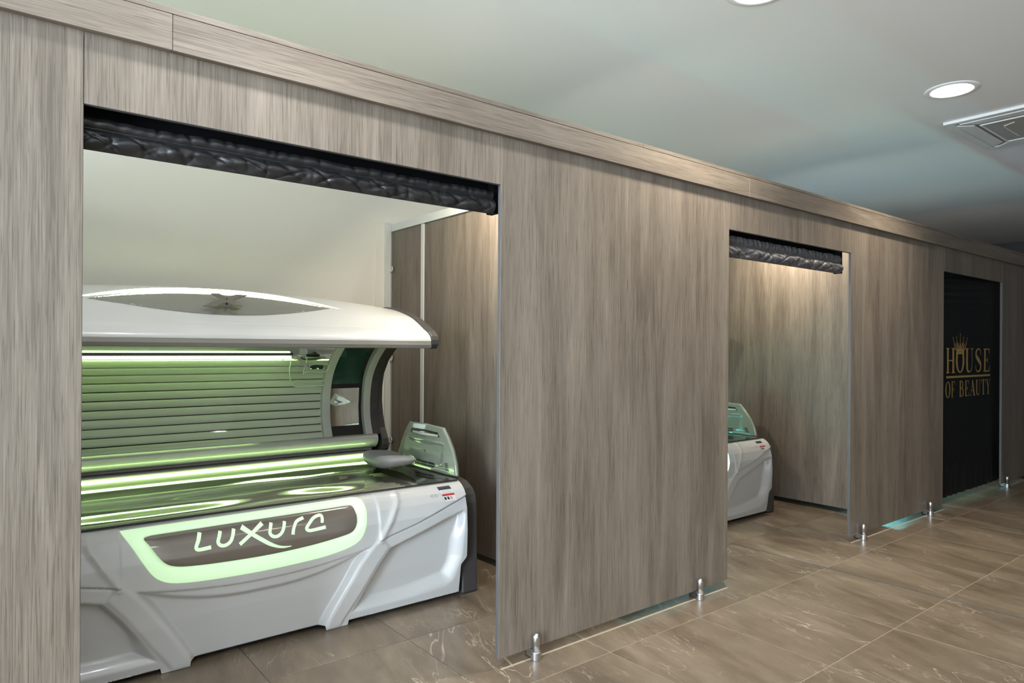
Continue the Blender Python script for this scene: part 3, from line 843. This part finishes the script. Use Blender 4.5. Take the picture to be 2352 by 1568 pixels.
bed1 = make_sunbed('green')
tag(bed1, 'white open canopy sunbed glowing lime green in the nearest booth', 'sunbed', 'sunbeds in the booths')
bpy.context.view_layer.update()
bed2 = copy_tree(bed1); bed2.location = (3.965, 3.005, 0); paint_bed(bed2, 'cyan')
tag(bed2, 'white sunbed glowing cyan, partly hidden in the middle booth', 'sunbed', 'sunbeds in the booths')
CANOPY = {'canopy_shell', 'front_trim', 'canopy_end_cap', 'lining', 'inner_lip', 'canopy_lamp', 'canopy_cover', 'strip_holder', 'arch', 'side_strip', 'face_section', 'goggle_holder', 'roof_inlay', 'lit_rim', 'x_emblem', 'lower_rail', 'roof_light_strip'}
open_more = Matrix.Translation((0, 1.20, 0.66)) @ Matrix.Rotation(math.radians(-9), 4, 'X') @ Matrix.Translation((0, -1.20, -0.66))
for o in bed2.children:          # this canopy stands open a little wider
    k = o.name.split('.')[0]
    if k in CANOPY: o.matrix_local = open_more
bed3 = copy_tree(bed1); bed3.location = (6.96, 3.005, 0); paint_bed(bed3, 'blue')
tag(bed3, 'blue glowing sunbed behind the closed black curtain', 'sunbed', 'sunbeds in the booths')

# pillow lying on the first bed
def pillow(u, v):
    a = 2*math.pi*u; ph = math.pi*(v-0.5)
    r = abs(math.cos(ph))**0.45
    ca, sa = math.cos(a), math.sin(a)
    px = math.copysign(abs(ca)**0.55, ca)*0.120*r; py = math.copysign(abs(sa)**0.6, sa)*0.19*r
    pz = 0.034*math.sin(ph)*(1-0.35*px/0.13) + 0.016*(py/0.2)**2 - 0.010*math.exp(-(py/0.07)**2)*max(0, math.sin(ph))
    return (px, py, pz + 0.030)
pl = MB().grid(pillow, 40, 16, close_u=True).build('pillow', 'pillow', None, smooth=True)
pl.location = (1.925, 3.575, 0.622); pl.rotation_euler = (0, 0, math.radians(-4))
tag(pl, 'grey moulded head pillow lying on the green lit sunbed', 'pillow')

# ------------------------------------------------------------------ curtains
def vhash(i, s): return random.Random(i*7919 + s*104729).random()
def rolled_curtain(a, b, y0, zt, zs, zb, mat, seed, label, folds):
    root = empty('curtain', ((a+b)/2, y0, zb))
    tag(root, label, 'curtain', 'black roll-up curtains over the booth doorways')
    cx, cz = (a+b)/2, zb
    rnd = random.Random(seed)
    low = []
    x = a
    while x < b:
        x += rnd.uniform(0.6, 1.5)*(b-a)/folds
        low.append((x, rnd.uniform(0.5, 1.0), rnd.uniform(-0.35, 0.35), rnd.uniform(0.010, 0.022)))
    up = []
    x = a
    while x < b:
        x += rnd.uniform(0.5, 1.5)*(b-a)/(folds*1.3)
        up.append((x, rnd.uniform(0.4, 1.0), rnd.uniform(-0.5, 0.5), rnd.uniform(0.008, 0.016)))
    H = zt-zb
    def surf(u, v):
        x = a + (b-a)*u; z = zb + H*v
        vs = (zs-zb)/H
        if v < vs:
            t = v/vs
            y = -0.012 - 0.026*math.sin(math.pi*min(1, t*0.90+0.04))
            k = 9.0*folds/26
            rg = 0.0
            for q, (sx, sz) in enumerate(((1.0, 1.3), (1.0, -1.5), (1.8, 0.4))):
                nn = noise.noise((x*k*sx + sz*(z-zb)*k*1.2 + q*31.7 + seed, z*9, q*5.3 + seed))
                rg += max(0.0, 1-abs(nn)*3.6)**1.5*(0.9 if q < 2 else 0.5)
            y += 0.0105*rg*math.sin(math.pi*min(1, 0.12+t*0.88))**0.8 + 0.007*noise.noise((x*k*0.55, z*16, seed+9))
        else:
            t = (v-vs)/(1-vs)
            y = -0.004 - 0.016*math.sin(math.pi*min(1, t*0.75+0.08))
            for fx, am, sl, wd in up:
                d = (x - fx - sl*(z-zs))/wd
                if abs(d) < 3: y += 0.009*am*math.exp(-d*d)*t
        y += 0.003*noise.noise((x*18+seed, z*30, seed))
        dz = 0.004*noise.noise((x*9, seed*3.1, 0)) * (v if v > 0.5 else 0)
        return (x-cx, y, z+dz-cz)
    cloth = MB().grid(surf, 420, 34).build('folded_cloth', mat, root, smooth=True)
    st = MB()
    for dz in (0.0, -0.0045):
        k = 0; x = a+0.01
        while x < b-0.02:
            st.box(x-cx, x+0.006-cx, -0.0085+0.001, -0.0045, zs+dz-0.0006-cz, zs+dz+0.0006-cz); x += 0.0105
    so = st.build('stitching', 'thread', cloth); so['kind'] = 'stuff'
    MB().box(a-0.02-cx, b+0.035-cx, 0.030, 0.042, zb+0.012-cz, 2.165-cz).build('back_board', 'black', root)
    MB().box(b+0.006-cx, b+0.035-cx, -0.006, 0.042, zb+0.006-cz, 2.165-cz).build('side_board', 'black', root)
    MB().box(a-0.02-cx, a-0.008-cx, -0.006, 0.042, zb+0.006-cz, 2.165-cz).build('side_board', 'black', root)
    MB().box(a-0.02-cx, b+0.035-cx, -0.044, 0.042, 2.150-cz, 2.165-cz).build('top_board', 'black', root)
    return root
rolled_curtain(0.225, 1.690, 2.272, 1.952, 1.918, 1.858, 'vinyl', 3, 'black vinyl curtain gathered up over the green lit doorway', 26)
rolled_curtain(3.255, 4.640, 2.262, 1.950, 1.897, 1.826, 'vinyl_grey', 11, 'charcoal vinyl curtain gathered up over the cyan lit doorway', 30)

# closed curtain with gold print
cc = empty('curtain', (7.02, 2.262, 0.058))
tag(cc, 'black curtain drawn down over the last doorway with gold crown print', 'curtain', 'black roll-up curtains over the booth doorways')
def flat_y(x, z):
    y = 0.004*math.sin(x*3.1)*0.6 + 0.006*noise.noise((x*1.2, z*0.8, 4))
    top = sstep(1.62, 1.86, z)
    y += top*(0.010*math.sin((z-0.05*(x-6.3))*95) * (1-sstep(6.4, 7.5, x)*0.8))
    low = 1-sstep(0.12, 0.42, z)
    y += low*0.008*math.sin(x*44+3*noise.noise((x*3, 0, 1)))
    return y
MB().grid(lambda u, v: (-0.77+1.69*u, flat_y(6.25+1.69*u, 0.058+2.08*v), 2.08*v), 180, 150).build('cloth', 'vinyl_flat', cc, smooth=True)
gl = MB(); gp = MB()
LIFT = -0.004
def gplace(X, Z):
    return (X-7.02, flat_y(X, Z)+LIFT, Z-0.058)
def glyph(ch, x0, wd, z0, ht, mb):
    def S(pts, ws, n=6): ribbon(mb, [(x0+p[0]*wd, z0+p[1]*ht) for p in pts], [q*wd for q in ws] if isinstance(ws, (list, tuple)) else ws*wd, gplace, n)
    T, t = 0.20, 0.05
    def stem(x, w=T, a=0.0, b=1.0): S([(x, a), (x, b)], [w, w], 3)
    def serif(x, z, w=0.36): S([(x-w/2, z), (x+w/2, z)], 0.045, 1)
    if ch == 'H':
        for x in (0.2, 0.8): stem(x); serif(x, 0.015); serif(x, 0.985)
        S([(0.2, 0.5), (0.8, 0.5)], t, 1)
    elif ch == 'O':
        pts, ws = [], []
        for k in range(17):
            a = 2*math.pi*k/16; pts.append((0.5+0.38*math.cos(a), 0.5+0.48*math.sin(a))); ws.append(t+(T-t)*abs(math.cos(a))**1.5)
        S(pts, ws)
    elif ch == 'U':
        S([(0.22, 1.0), (0.22, 0.35), (0.28, 0.10), (0.5, 0.02), (0.72, 0.10), (0.80, 0.35), (0.80, 1.0)], [T, T, T*0.8, t, t*1.3, t, t])
        serif(0.22, 0.985); serif(0.8, 0.985, 0.28)
    elif ch == 'S':
        S([(0.80, 0.74), (0.74, 0.92), (0.5, 0.985), (0.25, 0.88), (0.24, 0.68), (0.5, 0.52), (0.76, 0.34), (0.76, 0.12), (0.5, 0.015), (0.24, 0.08), (0.18, 0.28)], [t, t, t*1.2, T*0.6, T*0.9, T*1.15, T*0.9, T*0.6, t*1.2, t, t])
    elif ch in 'EF':
        stem(0.26); serif(0.26, 0.015); S([(0.1, 0.98), (0.82, 0.98)], t, 1); S([(0.26, 0.5), (0.62, 0.5)], t, 1)
        S([(0.82, 0.98), (0.86, 0.74)], [0.10, 0.02], 2); S([(0.62, 0.38), (0.62, 0.62)], 0.05, 1)
        if ch == 'E': S([(0.1, 0.02), (0.86, 0.02)], t, 1); S([(0.84, 0.02), (0.9, 0.28)], [0.10, 0.02], 2)
    elif ch == 'B':
        stem(0.24); S([(0.1, 0.98), (0.45, 0.98), (0.70, 0.88), (0.70, 0.64), (0.45, 0.53), (0.24, 0.53)], [t, t, T*0.7, T*0.7, t, t])
        S([(0.24, 0.53), (0.5, 0.53), (0.80, 0.40), (0.80, 0.14), (0.5, 0.02), (0.1, 0.02)], [t, t, T*0.8, T*0.8, t, t])
    elif ch == 'A':
        S([(0.16, 0.0), (0.5, 1.0)], t, 1); S([(0.5, 1.0), (0.84, 0.0)], T, 1); S([(0.27, 0.33), (0.72, 0.33)], t, 1); serif(0.16, 0.015, 0.26); serif(0.84, 0.015)
    elif ch == 'T':
        stem(0.5); serif(0.5, 0.015); S([(0.08, 0.98), (0.92, 0.98)], t, 1); S([(0.08, 0.98), (0.05, 0.74)], [0.10, 0.02], 2); S([(0.92, 0.98), (0.95, 0.74)], [0.10, 0.02], 2)
    elif ch == 'Y':
        S([(0.5, 0.0), (0.5, 0.45)], T, 1); S([(0.5, 0.45), (0.18, 1.0)], T*0.9, 1); S([(0.5, 0.45), (0.84, 1.0)], t, 1); serif(0.5, 0.015); serif(0.18, 0.985); serif(0.84, 0.985, 0.26)
x = 6.530
for ch in 'HOUSE':
    glyph(ch, x, 0.205, 1.118, 0.215, gl); x += 0.2185
x = 6.515
for ch, wdt in (('O', 0.118), ('F', 0.10), (' ', 0.06), ('B', 0.118), ('E', 0.112), ('A', 0.128), ('U', 0.124), ('T', 0.118), ('Y', 0.122)):
    if ch != ' ': glyph(ch, x, wdt, 0.905, 0.140, gl)
    x += wdt*1.06 + 0.006
ribbon(gl, [(6.535, 1.083), (7.605, 1.083)], 0.018, gplace, 20)
# crown over the O
cx0 = 6.852
for dx, top, lean in ((-0.160, 1.432, 0.055), (-0.082, 1.438, 0.03), (0.0, 1.468, 0.0), (0.082, 1.438, -0.03), (0.160, 1.432, -0.055)):
    ribbon(gl, [(cx0+dx+lean, 1.322), (cx0+dx+lean*0.4, 1.375), (cx0+dx, top-0.012)], [0.016, 0.012, 0.005], gplace, 4)
    ribbon(gp, [(cx0+dx, top-0.016), (cx0+dx, top)], [0.011, 0.005], gplace, 2)
for k in range(-2, 2):
    ribbon(gl, [(cx0+k*0.052, 1.385-abs(k+0.5)*0.006), (cx0+(k+0.5)*0.050, 1.335), (cx0+(k+1)*0.052, 1.385-abs(k+0.5)*0.006)], 0.010, gplace, 4)
ribbon(gl, [(cx0-0.098, 1.318), (cx0+0.098, 1.318)], 0.018, gplace, 4)
ribbon(gl, [(cx0-0.092, 1.292), (cx0+0.092, 1.292)], 0.022, gplace, 4)
for k in range(5):
    ribbon(gp, [(cx0-0.070+0.035*k, 1.306), (cx0-0.056+0.035*k, 1.306)], 0.014, gplace, 1)
tag(gl.build('gold_print', 'gold', cc, recalc=False), 'gold words HOUSE OF BEAUTY under a crown')
gp.build('crown_jewels', 'gold_pale', cc, recalc=False)
MB().box(-0.77, 0.92, 0.02, 0.04, 1.80, 2.10).build('head_board', 'black', cc)

# ------------------------------------------------------------------ steel feet of the wall panels
feet = [(1.868, 'steel foot at the near end of the wide oak panel'), (2.995, 'steel foot at the far end of the wide oak panel'), (4.842, 'steel foot just right of the cyan lit doorway'), (5.992, 'steel foot just left of the closed black curtain'), (7.830, 'steel foot just right of the closed black curtain')]
def panel_foot(x, label):
    f = empty('panel_foot', (x, WY-0.022, 0))
    tag(f, label, 'foot', 'steel feet under the oak panels')
    MB().lathe([(0.0215, 0.0), (0.0225, 0.001), (0.0225, 0.0335), (0.0215, 0.0345)], 0, 0, 28).build('base', 'steel', f, smooth=False, bevel=0.0008)
    pin = [(0.0165, 0.0345), (0.0165, 0.092)] + [(0.0165*math.cos(a), 0.092+0.017*math.sin(a)) for a in [math.pi/2*k/7 for k in range(1, 7)]] + [(0.0008, 0.109)]
    MB().lathe(pin, 0, 0, 28).build('pin', 'steel', f, smooth=True)
    MB().box(-0.012, 0.012, 0.0, 0.052, 0.004, 0.0385).build('saddle', 'steel', f, bevel=0.002)
    MB().lathe([(0.012, 0.0), (0.012, 0.095), (0.009, 0.103), (0.001, 0.105)], 0, 0.054, 16).build('rear_pin', 'steel', f, smooth=True)
    return f
for x, lb in feet: panel_foot(x, lb)

# ------------------------------------------------------------------ ceiling lamps
def ceiling_lamp(x, y, label, power, color, spread=140, group='round ceiling lamps'):
    c = empty('ceiling_lamp', (x, y, ZC))
    tag(c, label, 'ceiling lamp', group)
    MB().lathe([(0.118, 0.0), (0.155, 0.0), (0.155, -0.002), (0.150, -0.005), (0.126, -0.008), (0.118, -0.0055), (0.118, 0.0)], 0, 0, 48, 0.0, False).build('trim_ring', 'ceiling', c, smooth=True)
    MB().lathe([(0.001, -0.003), (0.121, -0.003), (0.121, -0.005), (0.001, -0.005)], 0, 0, 48).build('diffuser', 'lamp', c)
    l = area_light('lamp_light', (0, 0, -0.010), 0.15, power, color, (0, 0, 0), 'DISK', spread)
    l.parent = c
    return c
ceiling_lamp(4.98, 1.70, 'round glowing ceiling lamp beside the air conditioner grille', LAMP_CORRIDOR*0.6, WARM, 115)
ceiling_lamp(2.90, 1.80, 'round corridor lamp just above the top of the picture', LAMP_CORRIDOR, NEUTRAL)
ceiling_lamp(0.82, 1.80, 'assumed round corridor lamp above the nearest doorway', LAMP_CORRIDOR*0.62, (0.92, 0.95, 1.0))  # out of view, assumed from the even spacing of the row
ceiling_lamp(0.40, -0.70, 'unseen round fill lamp added behind the camera on the assumed window side', LAMP_CORRIDOR*0.35, (0.94, 0.96, 1.0))  # second row, out of view, added for frontal fill on wall and floor
ceiling_lamp(2.50, -0.70, 'unseen round fill lamp added behind the camera on the far side', LAMP_CORRIDOR*0.35, NEUTRAL)
def assumed_booth_lamp(x, y, z, label, power):  # unseen lamps added, assumed from the bright patches on the partitions
    c = empty('assumed_spotlight', (x, WY+PT, 2.20))
    tag(c, label, 'assumed_spotlight', 'assumed booth spotlights on the back of the front wall')
    d = y - (WY+PT); h = z - 2.20
    MB().box(-0.03, 0.03, 0.0, 0.008, -0.03, 0.05).build('wall_plate', 'white_paint', c, bevel=0.002)
    MB().tube([(0, 0.004, 0.01), (0, 0.04, 0.03), (0, d*0.6, h), (0, d, h+0.02)], 0.008, 8).build('arm', 'white_paint', c, smooth=True)
    hd = MB().lathe([(0.012, 0.05), (0.050, 0.045), (0.066, 0.0), (0.070, -0.012), (0.064, -0.012), (0.060, 0.0)], 0, 0, 28, 0, False).build('lamp_head', 'white_paint', c, smooth=True)
    hd.location = (0, d, h); hd.rotation_euler = (0, -math.radians(38), 0)
    MB().lathe([(0.001, 0.0), (0.060, 0.0)], 0, 0, 28, -0.004, False).build('diffuser', 'lamp', hd)
    l = area_light('lamp_light', (0, 0, -0.014), 0.115, power, WARM, (0, 0, 0), 'DISK', 165)
    l.parent = hd
    return c
for bx_, nm, k in ((2.12, 'nearest booth', 1.0), (5.15, 'middle booth', 1.0), (8.18, 'curtained booth', 0.4)):
    assumed_booth_lamp(bx_, 3.05, 2.48, 'assumed small white spot lamp on an arm inside the ' + nm, LAMP_BOOTH*k)

# ------------------------------------------------------------------ ceiling air conditioner
ac = empty('air_conditioner', (6.135, 1.50, ZC))
tag(ac, 'white square ceiling air conditioner cassette with louvres', 'air conditioner')
def ring_box(mb, o, i, z0, z1):
    mb.box(-o, o, i, o, z0, z1).box(-o, o, -o, -i, z0, z1).box(-o, -i, -i, i, z0, z1).box(i, o, -i, i, z0, z1)
m = MB(); ring_box(m, 0.485, 0.43, -0.022, 0.0); m.build('frame', 'white_paint', ac, bevel=0.004)
MB().box(-0.43, 0.43, -0.43, 0.43, -0.012, -0.002).build('body', 'grille', ac)
for k in range(4):
    o = MB().prism([(-0.40, -0.425), (0.40, -0.425), (0.31, -0.335), (-0.31, -0.335)], -0.026, -0.016, 'z').build('louvre', 'white_paint', ac, bevel=0.004)
    o.rotation_euler = (0, 0, k*math.pi/2)
MB().box(-0.30, 0.30, -0.30, 0.30, -0.026, -0.012).build('grille_panel', 'grille', ac, bevel=0.006)
m = MB(); ring_box(m, 0.305, 0.293, -0.031, -0.024); m.build('grille_border', 'white_paint', ac)
m = MB(); m.tube([(p.x, p.y, -0.028) for p in smooth_path([(-0.20, 0.12, 0), (-0.17, 0.17, 0), (-0.12, 0.20, 0), (0.20, 0.20, 0)], 5)], 0.004, 6); m.build('grille_rib', 'white_paint', ac)
